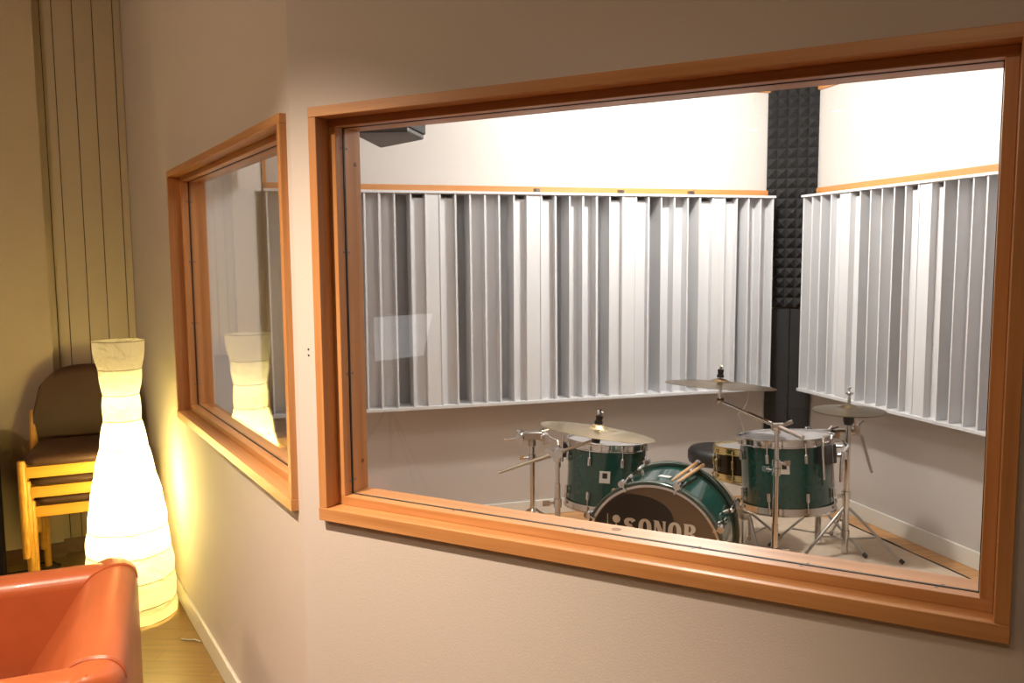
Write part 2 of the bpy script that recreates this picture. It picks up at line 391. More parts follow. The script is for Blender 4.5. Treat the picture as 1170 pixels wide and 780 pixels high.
# ------------------------------------------------------------------ windows
def window(name, F, wd, screws_t, screws_z):
    e = struct(bpy.data.objects.new(name, None)); COL.objects.link(e); e.location = F.o; e.rotation_euler = (0, 0, F.h)
    zs, zt = 0.893, 1.836; t0 = 0.0235; t1 = wd-0.0235
    D = BD+0.004
    board('window_sill', (wd/2, D/2-0.0005, (Z0+zs)/2), (wd+0.001, D+0.003, zs-Z0), e, M['beech'])
    board('window_frame', (wd/2, D/2, (Z1+zt)/2), (wd+0.001, D, Z1-zt), e, M['beech'])
    for t in (t0/2, wd-t0/2):
        board('window_frame', (t, D/2, (zs+zt)/2), (t0, D, zt-zs), e, M['beech'], 'Z')
    for d0, d1 in ((0.045, 0.0725), (0.0785, D)):
        board('glazing_bead', (wd/2, (d0+d1)/2, zs+0.011), (t1-t0, d1-d0, 0.022), e, M['beech'])
        board('glazing_bead', (wd/2, (d0+d1)/2, zt-0.009), (t1-t0, d1-d0, 0.018), e, M['beech'])
        for t in (t0+0.0105, t1-0.0105):
            board('glazing_bead', (t, (d0+d1)/2, (zs+zt)/2+0.002), (0.021, d1-d0, zt-zs-0.04), e, M['beech'], 'Z')
    b = MB(); dm = 0.0755; th = 0.006
    b.box((wd/2, dm, zs+0.0115), (t1-t0, th, 0.023)); b.box((wd/2, dm, zt-0.0095), (t1-t0, th, 0.019))
    for t in (t0+0.011, t1-0.011): b.box((t, dm, (zs+zt)/2), (0.0225, th, zt-zs))
    b.build('gasket', M['rubber'], e)
    b = MB(); b.box((wd/2, dm, (zs+zt)/2+0.002), (t1-t0-0.036, 0.0035, zt-zs-0.036)); b.build('window_pane', M['glass'], e)
    for t in screws_t:
        for d in (0.066, 0.085):
            b = MB(); b.lathe([(0, 0.0008), (0.0022, 0.0008), (0.0036, 0), (0, 0)], 10, Matrix.Translation((t+(0.01 if d > 0.07 else 0), d, zs+0.022))); b.build('screw', M['steel'], e)
    for z in screws_z:
        for d in (0.066, 0.087):
            b = MB(); b.lathe([(0, 0.0008), (0.0022, 0.0008), (0.0036, 0), (0, 0)], 10, AX((t0+0.021, d, z), (1, 0, 0))); b.build('screw', M['steel'], e)
    return e
window('window_1', W1, Wd1, (0.32, 0.75, 1.15, 1.45), (1.0, 1.25, 1.5, 1.74))
w2 = window('window_2', W2, Wd2, (0.35, 0.66, 0.92, 1.13, 1.36), (0.95, 1.22, 1.52, 1.77))
# dark knot plugs in the booth side lining
M['plug'] = plain('knot_plug_wood', (0.20, 0.07, 0.02), 0.5)
b = MB(); b.lathe([(0, 0.0006), (0.010, 0.0006), (0.011, 0), (0, 0)], 20, Matrix.Translation((0.739, 0.110, 0.915))); b.build('knot_plug', M['plug'], w2)
for z in (1.735, 0.99):
    b = MB(); b.lathe([(0, 0.0006), (0.005, 0.0006), (0.006, 0), (0, 0)], 16, AX((0.0445, 0.118, z), (1, 0, 0))); b.build('knot_plug', M['plug'], w2)
# ================================================================== BOOTH FITTINGS
def diffuser(name, F, ncell, first, wc, label, t_end):
    e = thing(name, label, 'diffuser', F.P(0, 0, 0), F.h, 'white slatted sound diffusers on the booth walls')
    p0, p1 = 0.693, 1.8635; D = 0.146
    L_ = ncell*wc
    b = MB(); b.box((L_/2, D/2-0.004, p1-0.007), (L_+0.03, D+0.008, 0.014)); b.build('top_board', M['diff'], e, bevel=0.002)
    b = MB(); b.box((L_/2, D/2-0.004, p0+0.009), (L_+0.03, D+0.008, 0.018)); b.build('bottom_board', M['diff'], e, bevel=0.002)
    seq = [0, 1, 4, 2, 2, 4, 1]
    zc = (p0+0.018+p1-0.014)/2; zh = p1-0.014-p0-0.018
    b = MB()
    for i in range(ncell):
        k = seq[(i-first) % 7]; dep = 0.003+k*0.0335
        b.box(((i+0.5)*wc, (dep+D)/2, zc-(0.011 if k == 1 else 0)), (wc-0.001, D-dep-0.002, zh-(0.022 if k == 1 else 0)))
    b.box((L_/2, D-0.004, zc), (L_, 0.008, zh))
    b.build('well_panel', M['diff'], e)
    for i in range(ncell+1):
        b = MB(); lean = random.uniform(-0.0035, 0.0035); jx = random.uniform(-0.004, 0.004) if 0 < i < ncell else 0
        b.box((i*wc+jx, D/2, zc), (random.uniform(0.008, 0.0125), D-0.001, zh), Matrix.Rotation(lean, 3, 'Y'))
        b.build('fin', M['diff'], e, bevel=0.001)
    return e
dL = diffuser('slatted_diffuser', LW, 36, 3, 2.905/36, 'wide white slatted sound diffuser on the far booth wall behind the drums', 2.9)
dR = diffuser('slatted_diffuser', RW, 29, 4, 0.083, 'white slatted sound diffuser on the right booth wall beside the hi-hat', 2.4)
for t in (1.43, 1.93, 2.37):
    b = MB(); b.box((t, 0.02, 1.8745), (0.03, 0.03, 0.02)); b.tube((t-0.006, 0.02, 1.88), (t-0.006, 0.0, 1.88), 0.005); b.build('clip', M['steel'], dL)
# foam column and black trap across the corner
A0 = LW.P(2.95, 0.148); B0 = RW.P(-0.075, 0.148)
fv = (B0-A0); fl = fv.length; fh = math.atan2(fv.y, fv.x)
e = thing('foam_column', 'charcoal pyramid foam tiles running up the booth corner between the diffusers', 'acoustic foam', A0, fh)
nr, nc = 22, 5; ph = 0.0605; pw_ = fl/nc; zb = 1.19
for r0 in (0, 11):
    b = MB()
    b.prism([(0.0, 0.0), (fl, 0.0), (fl-0.05, 0.035), (0.05, 0.035)], zb+ph*r0, zb+ph*(r0+11))
    for r in range(r0, r0+11):
        for c in range(nc):
            x0, z0 = c*pw_, zb+r*ph
            q = [b.bm.verts.new((x0, 0, z0)), b.bm.verts.new((x0+pw_, 0, z0)), b.bm.verts.new((x0+pw_, 0, z0+ph)), b.bm.verts.new((x0, 0, z0+ph))]
            t = b.bm.verts.new((x0+pw_/2, -0.035, z0+ph/2))
            for k in range(4): b.bm.faces.new((q[k], q[(k+1) % 4], t))
    b.build('foam_tile', M['foam'], e)
e = thing('bass_trap', 'plain black fabric panel standing in the booth corner below the foam', 'acoustic panel', A0, fh)
b = MB(); b.prism([(0.012, 0.0), (fl*0.52, 0.0), (fl*0.52, 0.04), (0.062, 0.04)], 0.005, 1.18); b.build('fabric_panel', M['blackboard'], e, bevel=0.004)
b = MB(); b.prism([(fl*0.53, -0.006), (fl-0.012, -0.006), (fl-0.062, 0.034), (fl*0.53, 0.034)], 0.005, 1.18); b.build('fabric_panel', M['blackboard'], e, bevel=0.004)
# speaker under the booth ceiling
e = thing('hanging_speaker', 'black trapezoid loudspeaker hanging near the booth ceiling, cut by the wide window frame', 'speaker', (-0.52, 3.75, 2.022))
def spk(f_): return [(-0.09*f_, 0.25*f_), (0.142*f_, -0.02*f_), (0.10*f_, -0.25*f_), (-0.14*f_, -0.23*f_)]
b = MB(); b.prism(spk(1.0), 0.0, 0.36); b.build('cabinet', M['plastic'], e, bevel=0.006)
b = MB(); b.prism([(0.137, -0.025), (0.150, -0.022), (0.108, -0.255), (0.095, -0.25)], 0.02, 0.34); b.build('grille', M['blackboard'], e, bevel=0.002)
b = MB(); b.box((0, 0, 0.40), (0.06, 0.06, 0.08)); b.tube((0, 0, 0.36), (0, 0, 0.56), 0.012); b.build('ceiling_bracket', M['plastic'], e)
for q in ((0.118, -0.02, -0.0), (-0.08, 0.20, -0.0)):
    b = MB(); b.lathe([(0, -0.002), (0.006, -0.002), (0.006, 0.002), (0, 0.002)], 12, Matrix.Translation(q)); b.build('screw', M['steel'], e)
# rug
rg = [(0.02, 3.0), xy(RW.P(2.45, 0.0)), xy(RW.P(0.40, -0.002)), (1.36, 4.98), (0.62, 4.66), (0.50, 4.2), (0.16, 3.9)]
b = MB(); b.prism(rg, 0.004, 0.016); tag(b.build('area_rug', M['rug'], bevel=0.004), 'beige rug spread under the green drum kit', 'rug')
# loose black cable beside the rug edge
b = MB(); b.sweep([RW.P(0.35, 0.017, 0.010), RW.P(0.6, 0.009, 0.010), RW.P(0.8, 0.017, 0.010), RW.P(0.95, 0.005, 0.010), RW.P(1.15, 0.012, 0.010), RW.P(1.35, 0.007, 0.010), RW.P(1.6, 0.017, 0.010)], 0.006, 8)
tag(b.build('cable', M['rubber'], smooth=True), 'black cable lying along the right edge of the beige rug', 'cable')
# ================================================================== DRUMS
def drum(name, label, cat, top, depth, R, nl, tilt=(0, 0), off=0.0, mats=None, badge=None, lugs2=True, rotz=0, wires=False):
    mats = mats or {}; sh = mats.get('shell', M['shell']); mt = mats.get('metal', M['chrome'])
    e = thing(name, label, cat, (top[0], top[1], top[2]-depth)); e.rotation_euler = (tilt[0], tilt[1], rotz)
    b = MB(); b.lathe([(R-0.008, 0.02), (R-0.008, depth-0.012), (R-0.002, depth-0.012), (R-0.002, 0.02)], 56, closed_prof=True); b.build('shell', sh, e, smooth=True)
    b = MB(); b.lathe([(0, depth-0.006), (R-0.004, depth-0.006), (R+0.001, depth-0.012), (R+0.001, depth-0.016)], 56); b.build('drumhead', mats.get('head', M['headgrey']), e, smooth=True)
    b = MB(); b.lathe([(0, 0.010), (R-0.004, 0.010), (R+0.001, 0.015), (R+0.001, 0.02)], 56); b.build('drumhead', M['head'], e, smooth=True)
    for z0, sgn in ((depth-0.034, 1), (0.034, -1)):
        pr = [(R+0.003, 0), (R+0.011, 0), (R+0.011, 0.004), (R+0.0045, 0.006), (R+0.0045, 0.03), (R+0.010, 0.034), (R+0.010, 0.037), (R+0.001, 0.037), (R+0.001, 0.004)]
        b = MB(); b.lathe([(r, z0+sgn*h) for r, h in pr], 56, closed_prof=True); b.build('rim', mt, e, smooth=True)
    for k in range(nl):
        a = off+2*PI*k/nl; u = Vector((math.cos(a), math.sin(a), 0))
        ends = ((depth, -1), (0.0, 1)) if lugs2 else ((depth, -1),)
        for zz, s in ends:
            b = MB()
            ctr = u*(R+0.009)
            zl = zz+s*0.085
            b.tube(ctr+Vector((0, 0, zl-0.016)), ctr+Vector((0, 0, zl+0.016)), 0.0085, 12)
            b.ball(ctr+Vector((0, 0, zl-s*0.018)), 0.0085); b.tube(u*(R-0.004)+Vector((0, 0, zl)), ctr+Vector((0, 0, zl)), 0.007)
            lug = b.build('lug', mt, e, smooth=True)
            b = MB(); b.tube(ctr+Vector((0, 0, zl)), ctr+Vector((0, 0, zz+s*0.02)), 0.003, 8)
            b.tube(ctr+Vector((0, 0, zz+s*0.03)), ctr+Vector((0, 0, zz+s*0.012)), 0.006, 10)
            b.build('tension_rod', mt, lug, smooth=True)
    if badge is not None:
        a, z, wb, hb = badge
        mr = Matrix.Rotation(a, 4, 'Z') @ Matrix.Translation((R-0.001, 0, z)) @ Matrix.Rotation(PI/2, 4, 'Z') @ Matrix.Rotation(PI/2, 4, 'X')
        b = MB(); g = b.box((0, 0, 0), (wb, hb, 0.003)); bmesh.ops.transform(b.bm, matrix=mr, verts=g); bd = b.build('badge', M['head'], e)
        b = MB(); g = b.box((0, hb*0.12, 0.0018), (wb*0.45, hb*0.45, 0.001)); bmesh.ops.transform(b.bm, matrix=mr, verts=g); b.build('badge_mark', M['pad'], bd)
    return e
def bracket(e, pts, r=0.006, name='mount_rod', block=None):
    b = MB(); b.sweep(pts, r, 10); b.build(name, M['chrome'], e, smooth=True)
    if block:
        b = MB(); b.box(*block); b.build('mount_bracket', M['plastic'], e, bevel=0.004)
tL = drum('tom_drum', 'green tom drum on the left under the crash cymbal', 'drum', (0.446, 4.0, 0.625), 0.325, 0.190, 8, (-0.05, 0.05), 0.25, badge=(-1.72, 0.175, 0.05, 0.056))
tR = drum('tom_drum', 'green tom drum on the right in front of the hi-hat stand', 'drum', (1.277, 3.80, 0.680), 0.335, 0.205, 8, (-0.085, -0.04), 0.10, badge=(-1.92, 0.215, 0.045, 0.055))
sn = drum('snare_drum', 'black snare drum with gold brass rims before the stool', 'drum', (1.215, 4.21, 0.540), 0.165, 0.172, 10, (-0.09, 0), 0.2, mats={'shell': M['brassdark'], 'metal': M['brass']})
# --- bass drum
bd = thing('bass_drum', 'green bass drum lying on its side, lettered front head towards the window', 'drum', (0.562, 3.284, 0.016), -0.41)
R = 0.274; zc = 0.301
MY = Matrix.Translation((0, 0, zc)) @ Matrix.Rotation(-PI/2, 4, 'X')      # local Z -> +Y
b = MB(); b.lathe([(R-0.01, 0.02), (R-0.01, 0.365), (R, 0.365), (R, 0.02)], 96, MY, closed_prof=True); b.build('shell', M['shell'], bd, smooth=True)
for y0 in (0.0, 0.345):
    b = MB(); b.lathe([(R+0.003, y0), (R+0.014, y0), (R+0.016, y0+0.004), (R+0.016, y0+0.036), (R+0.014, y0+0.04), (R+0.003, y0+0.04)], 96, MY, closed_prof=True); b.build('hoop', M['hoop'], bd, smooth=True)
    yy = y0+0.006 if y0 == 0 else y0+0.034
    b = MB(); b.lathe([(R-0.007, yy-0.006), (R+0.003, yy-0.006), (R+0.003, yy+0.006), (R-0.007, yy+0.006)], 96, MY, closed_prof=True); b.build('flesh_hoop', M['chrome'], bd, smooth=True)
b = MB(); b.lathe([(0, 0.008), (R-0.005, 0.008)], 96, MY); hd = b.build('drumhead', M['bdhead'], bd, smooth=True)
b = MB(); b.lathe([(0, 0.377), (R-0.005, 0.377)], 96, MY); b.build('drumhead', M['head'], bd, smooth=True)
# black oval patch on the head
b = MB(); pts = []
for k in range(64):
    a = 2*PI*k/64
    x = -0.095+0.178*math.copysign(abs(math.cos(a))**0.85, math.cos(a)); z = 0.125+0.105*math.copysign(abs(math.sin(a))**0.9, math.sin(a))
    rr = math.hypot(x, z)
    if rr > R-0.012: x, z = x*(R-0.012)/rr, z*(R-0.012)/rr
    pts.append((x, 0.006, zc+z))
b.extrude_poly(pts, (0, 0.0015, 0)); b.build('oval_patch', M['pad'], bd)
# lettering
def lettering(parent):
    cu = bpy.data.curves.new('lettering', 'CURVE'); cu.dimensions = '2D'; cu.fill_mode = 'BOTH'; cu.extrude = 0.0006
    def sp(pts):
        s_ = cu.splines.new('POLY'); s_.points.add(len(pts)-1); s_.use_cyclic_u = True
        for p, q in zip(s_.points, pts): p.co = (q[0], q[1], 0, 1)
    H = 0.074; Wl = 0.052
    def tr(pts, x0, w_=1.0): return [(x0+p[0]*Wl*w_, p[1]*H) for p in pts]
    def ell(cx, cy, rx, ry, e_=1.0, n=40): return [(cx+rx*math.copysign(abs(math.cos(2*PI*k/n))**e_, math.cos(2*PI*k/n)), cy+ry*math.copysign(abs(math.sin(2*PI*k/n))**e_, math.sin(2*PI*k/n))) for k in range(n)]
    def O(x0): sp(tr(ell(0.52, 0.5, 0.52, 0.52, 0.85), x0)); sp(tr(ell(0.52, 0.5, 0.16, 0.38, 0.9), x0))
    def Nn(x0): sp(tr([(0, 0), (0.1, 0.05), (0.1, 0.95), (0, 1), (0.42, 1), (0.78, 0.42), (0.78, 0.95), (0.68, 1), (1.05, 1), (0.97, 0.95), (0.97, 0), (0.72, 0), (0.24, 0.68), (0.24, 0.05), (0.34, 0)], x0))
    def Rr(x0):
        bowl = [(0.62+0.34*math.sin(PI*k/12), 0.745+0.255*math.cos(PI*k/12)) for k in range(13)]
        sp(tr([(0, 1)]+bowl+[(0.70, 0.47), (0.92, 0.40), (0.98, 0.05), (1.06, 0.0), (0.72, 0), (0.64, 0.38), (0.42, 0.45), (0.42, 0.05), (0.52, 0), (0, 0), (0.1, 0.05), (0.1, 0.95)], x0))
        sp(tr([(0.42, 0.9), (0.55, 0.9), (0.63, 0.74), (0.55, 0.57), (0.42, 0.57)], x0))
    def S(x0):
        c = []
        for k in range(15): a = math.radians(20+k*250/14); c.append((0.5+0.30*math.cos(a), 0.73+0.17*math.sin(a)))
        for k in range(15): a = math.radians(90-k*250/14); c.append((0.5+0.31*math.cos(a), 0.27+0.17*math.sin(a)))
        Lp, Rp = [], []
        for i, p in enumerate(c):
            q0 = c[max(i-1, 0)]; q1 = c[min(i+1, len(c)-1)]; dx, dy = q1[0]-q0[0], (q1[1]-q0[1])*1.4; l_ = math.hypot(dx, dy) or 1
            wd_ = 0.10+0.07*abs(dy)/l_
            Lp.append((p[0]-dy/l_*wd_*1.15, p[1]+dx/l_*wd_*0.75)); Rp.append((p[0]+dy/l_*wd_*1.15, p[1]-dx/l_*wd_*0.75))
        sp(tr(Lp+Rp[::-1], x0))
    step = 0.0605; x0 = -0.122
    S(x0); O(x0+step); Nn(x0+2*step); O(x0+3*step); Rr(x0+4*step)
    sp([(-0.1925, -0.01), (-0.1925, H+0.006), (-0.1900, H+0.006), (-0.1900, -0.01)])
    sp([(-0.154+0.0165*math.cos(2*PI*k/28), H-0.012+0.0165*math.sin(2*PI*k/28)) for k in range(28)])
    sp([(-0.157, H-0.031), (-0.151, H-0.031), (-0.147, -0.01), (-0.161, -0.01)])
    co = bpy.data.objects.new('lettering_curve', cu); COL.objects.link(co)
    dg = bpy.context.evaluated_depsgraph_get(); me = bpy.data.meshes.new_from_object(co.evaluated_get(dg))
    bpy.data.objects.remove(co); me.materials.clear(); me.materials.append(M['logo'])
    o = bpy.data.objects.new('lettering', me); COL.objects.link(o); o.parent = parent
    o.rotation_euler = (PI/2, 0, 0); o.location = (0, 0.0045, zc+0.058)
    return o
lettering(hd)
for ang in (26, 71, 115, 155, 205, 250, 295, 340):
    a = math.radians(ang); u = Vector((math.cos(a), 0, math.sin(a))); c0 = Vector((0, 0, zc))
    for y0, s in ((-0.004, 1), (0.389, -1)):
        b = MB(); rr = R+0.019
        q = u.to_track_quat('Z', 'Y').to_matrix()
        p = c0+u*rr; Y = Vector((0, 1, 0))
        b.box(p+Y*(y0+s*0.012)+u*0.002, (0.018, 0.030, 0.008), q.to_4x4().to_3x3())
        b.box(p+Y*(y0)+u*(-0.012), (0.018, 0.006, 0.03), q)
        b.tube(p+Y*(y0-s*0.018)+u*0.008, p+Y*(y0+s*0.014)+u*0.008, 0.0135, 16)
        cl = b.build('claw', M['chrome'], bd, smooth=True)
        b = MB(); b.tube(p+Y*(y0+s*0.01)+u*0.006, p+Y*(y0+s*0.105)+u*0.006, 0.0048, 8); b.build('tension_rod', M['chrome'], cl, smooth=True)
        b = MB(); b.tube(p+Y*(y0+s*0.088)+u*0.004, p+Y*(y0+s*0.125)+u*0.004, 0.0105, 12); b.ball(p+Y*(y0+s*0.128)+u*0.004, 0.0108)
        b.tube(c0+u*(R-0.004)+Y*(y0+s*0.11), p+Y*(y0+s*0.11), 0.008, 10); b.build('lug', M['chrome'], bd, smooth=True)
a = math.radians(88); u = Vector((math.cos(a), 0, math.sin(a)))
b = MB(); b.box(Vector((0, 0.16, zc))+u*(R+0.001), (0.052, 0.028, 0.003), Matrix.Rotation(-0.2, 3, 'Z')); b.build('badge', M['head'], bd)
for sx in (-1, 1):
    b = MB(); b.sweep([(sx*0.255, 0.10, zc-0.10), (sx*0.30, 0.07, zc-0.12), (sx*0.36, 0.0, 0.006)], 0.006, 10); b.build('spur', M['chrome'], bd, smooth=True)
# drumsticks on the bass drum
def stick(a0, y0, a1, y1, lab):
    ua = Vector((math.cos(a0), 0, math.sin(a0))); ub = Vector((math.cos(a1), 0, math.sin(a1)))
    P0 = Vector((0, y0, zc))+ua*(R+0.030); P1 = Vector((0, y1, zc))+ub*(R+0.032)
    mw = Matrix.Translation((0.562, 3.284, 0.016)) @ Matrix.Rotation(-0.41, 4, 'Z')
    A, B = mw @ P0, mw @ P1
    L_ = (B-A).length
    b = MB(); mt = Matrix.Translation((0, 0, 0))
    b.lathe([(0, 0), (0.0062, 0.002), (0.0072, 0.008), (0.0072, L_*0.7), (0.0042, L_*0.95), (0.0035, L_*0.965), (0.0048, L_*0.975), (0.005, L_*0.99), (0, L_)], 14)
    o = b.build('drumstick', M['stick'], smooth=True)
    o.location = B; o.rotation_euler = (A-B).to_track_quat('Z', 'Y').to_euler()
    return tag(o, lab, 'drumstick', 'drumsticks on the bass drum')
stick(math.radians(77), 0.02, math.radians(71), 0.40, 'wooden drumstick on the bass drum, left one of the pair')
stick(math.radians(73), 0.02, math.radians(66), 0.40, 'wooden drumstick on the bass drum, right one of the pair')
# throne
e = thing('drum_throne', 'low drummer stool with a round black padded seat behind the bass drum', 'stool', (1.157, 4.66, 0.016))
b = MB(); b.lathe([(0, 0.325), (0.14, 0.325), (0.158, 0.335), (0.164, 0.36), (0.163, 0.395), (0.150, 0.412), (0.10, 0.419), (0, 0.421)], 48); b.build('seat', M['vinyl'], e, smooth=True, angle=60)
b = MB(); b.tube((0, 0, 0.10), (0, 0, 0.325), 0.016); b.build('pole', M['chrome'], e, smooth=True)
for k in range(3):
    a = 0.5+2*PI*k/3
    b = MB(); b.sweep([(0.016*math.cos(a), 0.016*math.sin(a), 0.22), (0.22*math.cos(a), 0.22*math.sin(a), 0.008)], 0.008, 10); b.build('leg', M['chrome'], e, smooth=True)
# --- stands
def tripod(e, z_hub, spread, rot=0.0, z_top=None, r=0.0065, mat=None, brace=True):
    mat = mat or M['chromedull']
    for k in range(3):
        a = rot+2*PI*k/3; c_, s_ = math.cos(a), math.sin(a)
        b = MB(); b.sweep([(0.014*c_, 0.014*s_, z_hub), (spread*c_, spread*s_, 0.012)], r, 10)
        if brace: b.sweep([(0.012*c_, 0.012*s_, z_hub*0.32), (spread*0.55*c_, spread*0.55*s_, z_hub*0.46)], r*0.7, 8)
        lg = b.build('leg', mat, e, smooth=True)
        b = MB(); b.tube((spread*0.96*c_, spread*0.96*s_, 0.02), (spread*1.03*c_, spread*1.03*s_, 0.008), 0.010); b.build('rubber_foot', M['rubber'], lg, smooth=True)
def pole(e, segs, mat=None):
    for z0, z1, r in segs:
        b = MB(); b.tube((0, 0, z0), (0, 0, z1), r, 16); b.build('pole', mat or M['chrome'], e, smooth=True)
def collar(e, z, r=0.018, wing=0.0):
    b = MB(); b.tube((0, 0, z-0.018), (0, 0, z+0.018), r, 16)
    a = wing; c_, s_ = math.cos(a), math.sin(a)
    b.tube((r*c_, r*s_, z), ((r+0.025)*c_, (r+0.025)*s_, z), 0.006)
    b.box(((r+0.03)*c_, (r+0.03)*s_, z), (0.03, 0.006, 0.022), Matrix.Rotation(a, 3, 'Z')); b.build('wing_clamp', M['chrome'], e, smooth=True)
def cymbal(name, label, c, R_, tilt, mat, bell=0.18, h=0.018, under=None):
    e = thing(name, label, 'cymbal', c); e.rotation_euler = tilt
    rb = R_*bell
    pr = [(0.006, h+0.012), (rb*0.5, h+0.010), (rb*0.85, h+0.003), (rb, h-0.003), (R_*0.4, h*0.78), (R_*0.7, h*0.45), (R_*0.92, h*0.12), (R_, 0)]
    pr2 = [(r_, z_-0.0014) for r_, z_ in pr]
    b = MB(); b.lathe(pr+pr2[::-1], 96, closed_prof=True)
    o = b.build('bronze_plate', mat, e, smooth=True, angle=50)
    return e
FLT = 0.016
def felt(e, base, up, tall=0.05):
    b = MB(); m = AX(base, up)
    b.lathe([(0, 0), (FLT, 0), (FLT, 0.012), (FLT*0.75, 0.014), (FLT*0.9, 0.03), (FLT*0.9, tall-0.008), (0.006, tall-0.008), (0.006, tall), (0, tall)], 16, m); f_ = b.build('felt', M['pad'], e, smooth=True)
    b = MB(); g = []
    for s_ in (-1, 1):
        b.tube(m @ Vector((0, 0, tall-0.01)), m @ Vector((s_*0.017, 0, tall+0.010)), 0.0055, 8)
    b.build('wing_nut', M['chromedull'], f_, smooth=True)
# ride on boom stand (front, right)
P = Vector((1.106, 3.45, 0)); cy = Vector((0.960, 3.83, 0.915))
e = thing('boom_stand', 'chrome boom stand holding the ride cymbal before the right tom', 'cymbal stand', (P.x, P.y, 0.016))
tripod(e, 0.20, 0.24, 0.35); pole(e, ((0.03, 0.36, 0.0135), (0.34, 0.62, 0.0115), (0.60, 0.775, 0.009)))
collar(e, 0.24, 0.021, 0.1); collar(e, 0.59, 0.018, 2.4); collar(e, 0.62, 0.018, 0.2); 
jt = Vector((0, 0, 0.78)); ce = cy-Vector((P.x, P.y, 0.016))-Vector((0, 0, 0.075))
bdv = (ce-jt).normalized()
b = MB(); b.tube(jt-bdv*0.16, jt+bdv*0.2, 0.0095); b.tube(jt+bdv*0.2, ce, 0.006); b.build('boom_arm', M['chrome'], e, smooth=True)
b = MB(); b.tube(jt-Vector((0.022, 0, 0)), jt+Vector((0.022, 0, 0)), 0.017); b.tube(jt+Vector((0, 0, -0.03)), jt+Vector((0, 0, 0.012)), 0.014)
b.box(jt+Vector((0.045, 0, 0.012)), (0.04, 0.008, 0.016), Matrix.Rotation(-0.4, 3, 'Y')); b.build('boom_tilter', M['chrome'], e, smooth=True)
b = MB(); b.tube(ce-Vector((0.016, 0, 0)), ce+Vector((0.016, 0, 0)), 0.014); b.tube(ce, ce+Vector((0, 0, 0.14)), 0.004); b.tube(ce, ce+Vector((0, 0, 0.055)), 0.008); b.build('cymbal_tilter', M['chrome'], e, smooth=True)
felt(e, ce+Vector((0, 0, 0.11)), (0.05, 0, 1), 0.045)
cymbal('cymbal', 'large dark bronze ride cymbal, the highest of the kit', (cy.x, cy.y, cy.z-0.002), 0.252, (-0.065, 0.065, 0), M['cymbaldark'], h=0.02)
# crash on boom stand (front left)
P = Vector((0.176, 3.25, 0)); cy = Vector((0.330, 3.2, 0.835))
e = thing('boom_stand', 'chrome boom stand holding the crash cymbal on the left side', 'cymbal stand', (P.x, P.y, 0.016))
tripod(e, 0.20, 0.26, 0.9); pole(e, ((0.03, 0.40, 0.0135), (0.38, 0.60, 0.0115), (0.58, 0.715, 0.009)))
collar(e, 0.40, 0.019, 2.9); collar(e, 0.52, 0.016, 3.3)
jt = Vector((0, 0, 0.722)); ce = Vector((0.148, -0.04, 0.782)); bdv = (ce-jt).normalized()
b = MB(); b.tube(jt-bdv*0.26, ce, 0.0062); b.tube(jt-bdv*0.10, jt+bdv*0.03, 0.0095); b.build('boom_arm', M['chromedull'], e, smooth=True)
b = MB(); b.tube(jt-Vector((0.0, 0.022, 0)), jt+Vector((0.0, 0.022, 0)), 0.019); b.tube(jt+Vector((0, 0, -0.035)), jt, 0.015); b.box(jt+Vector((-0.03, -0.02, 0.008)), (0.04, 0.01, 0.02), Matrix.Rotation(0.8, 3, 'Y')); b.build('boom_tilter', M['chrome'], e, smooth=True)
nrm = Vector((0.16, 0.07, 0.985)).normalized()
b = MB(); b.tube(ce-nrm*0.012, ce+nrm*0.022, 0.017); b.tube(ce, ce+nrm*0.12, 0.004); b.build('cymbal_tilter', M['plastic'], e, smooth=True)
felt(e, ce+nrm*0.062, nrm, 0.040)
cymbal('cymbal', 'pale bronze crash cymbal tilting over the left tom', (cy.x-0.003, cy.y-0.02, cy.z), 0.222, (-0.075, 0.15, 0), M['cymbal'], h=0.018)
# double tom holder stand (left, behind)
def holder_stand(label, P, ztop, zc_, rot, fac, arm):
    e = thing('tom_stand', label, 'drum stand', (P[0], P[1], 0.016))
    tripod(e, 0.20, 0.26, rot); pole(e, ((0.03, zc_, 0.0155), (zc_, ztop-0.03, 0.0135)))
    collar(e, ztop-0.13, 0.02, PI); 
    b = MB(); b.box((0, 0, ztop-0.015), (0.10, 0.04, 0.04)); b.tube((0, 0, ztop-0.07), (0, 0, ztop-0.01), 0.02); b.build('holder_block', M['chromedull'], e, smooth=True, bevel=0.004)
    for s_ in (-1, 1):
        b = MB(); b.ball((s_*0.058, 0, ztop-0.022), 0.029, (1, 0.9, 1)); b.box((s_*0.07, -0.02, ztop-0.03), (0.03, 0.03, 0.05)); b.tube((s_*0.055, -0.02, ztop-0.025), (s_*0.055, -0.04, ztop-0.025), 0.009)
        b.tube((s_*0.04, 0, ztop), (s_*0.06, 0, ztop+0.022), 0.006, 8); b.tube((s_*0.05, -0.01, ztop+0.01), (s_*0.085, -0.02, ztop+0.02), 0.005, 8)
        b.build('ball_clamp', M['chrome'], e, smooth=True)
    return e
e = holder_stand('chrome tom stand left of the kit, its clamps beside the left tom', (0.10, 4.22), 0.60, 0.22, 0.3, 0, 0)
b = MB(); b.tube((-0.055, 0, 0.57), (-0.145, 0, 0.565), 0.006); b.build('mount_rod', M['chrome'], e, smooth=True)
b = MB(); b.sweep([(0.055, 0, 0.578), (0.09, -0.03, 0.58), (0.125, -0.06, 0.57), (0.135, -0.08, 0.54), (0.135, -0.08, 0.44)], 0.007, 10); b.build('mount_rod', M['chrome'], e, smooth=True)
bracket(tL, [(-0.215, 0.03, 0.20), (-0.215, 0.03, 0.33)], 0.0065, block=((-0.20, 0.03, 0.26), (0.03, 0.05, 0.07)))
e = holder_stand('chrome tom stand between the right tom and the hi-hat pole', (1.575, 4.22), 0.60, 0.26, 1.2, 0, 0)
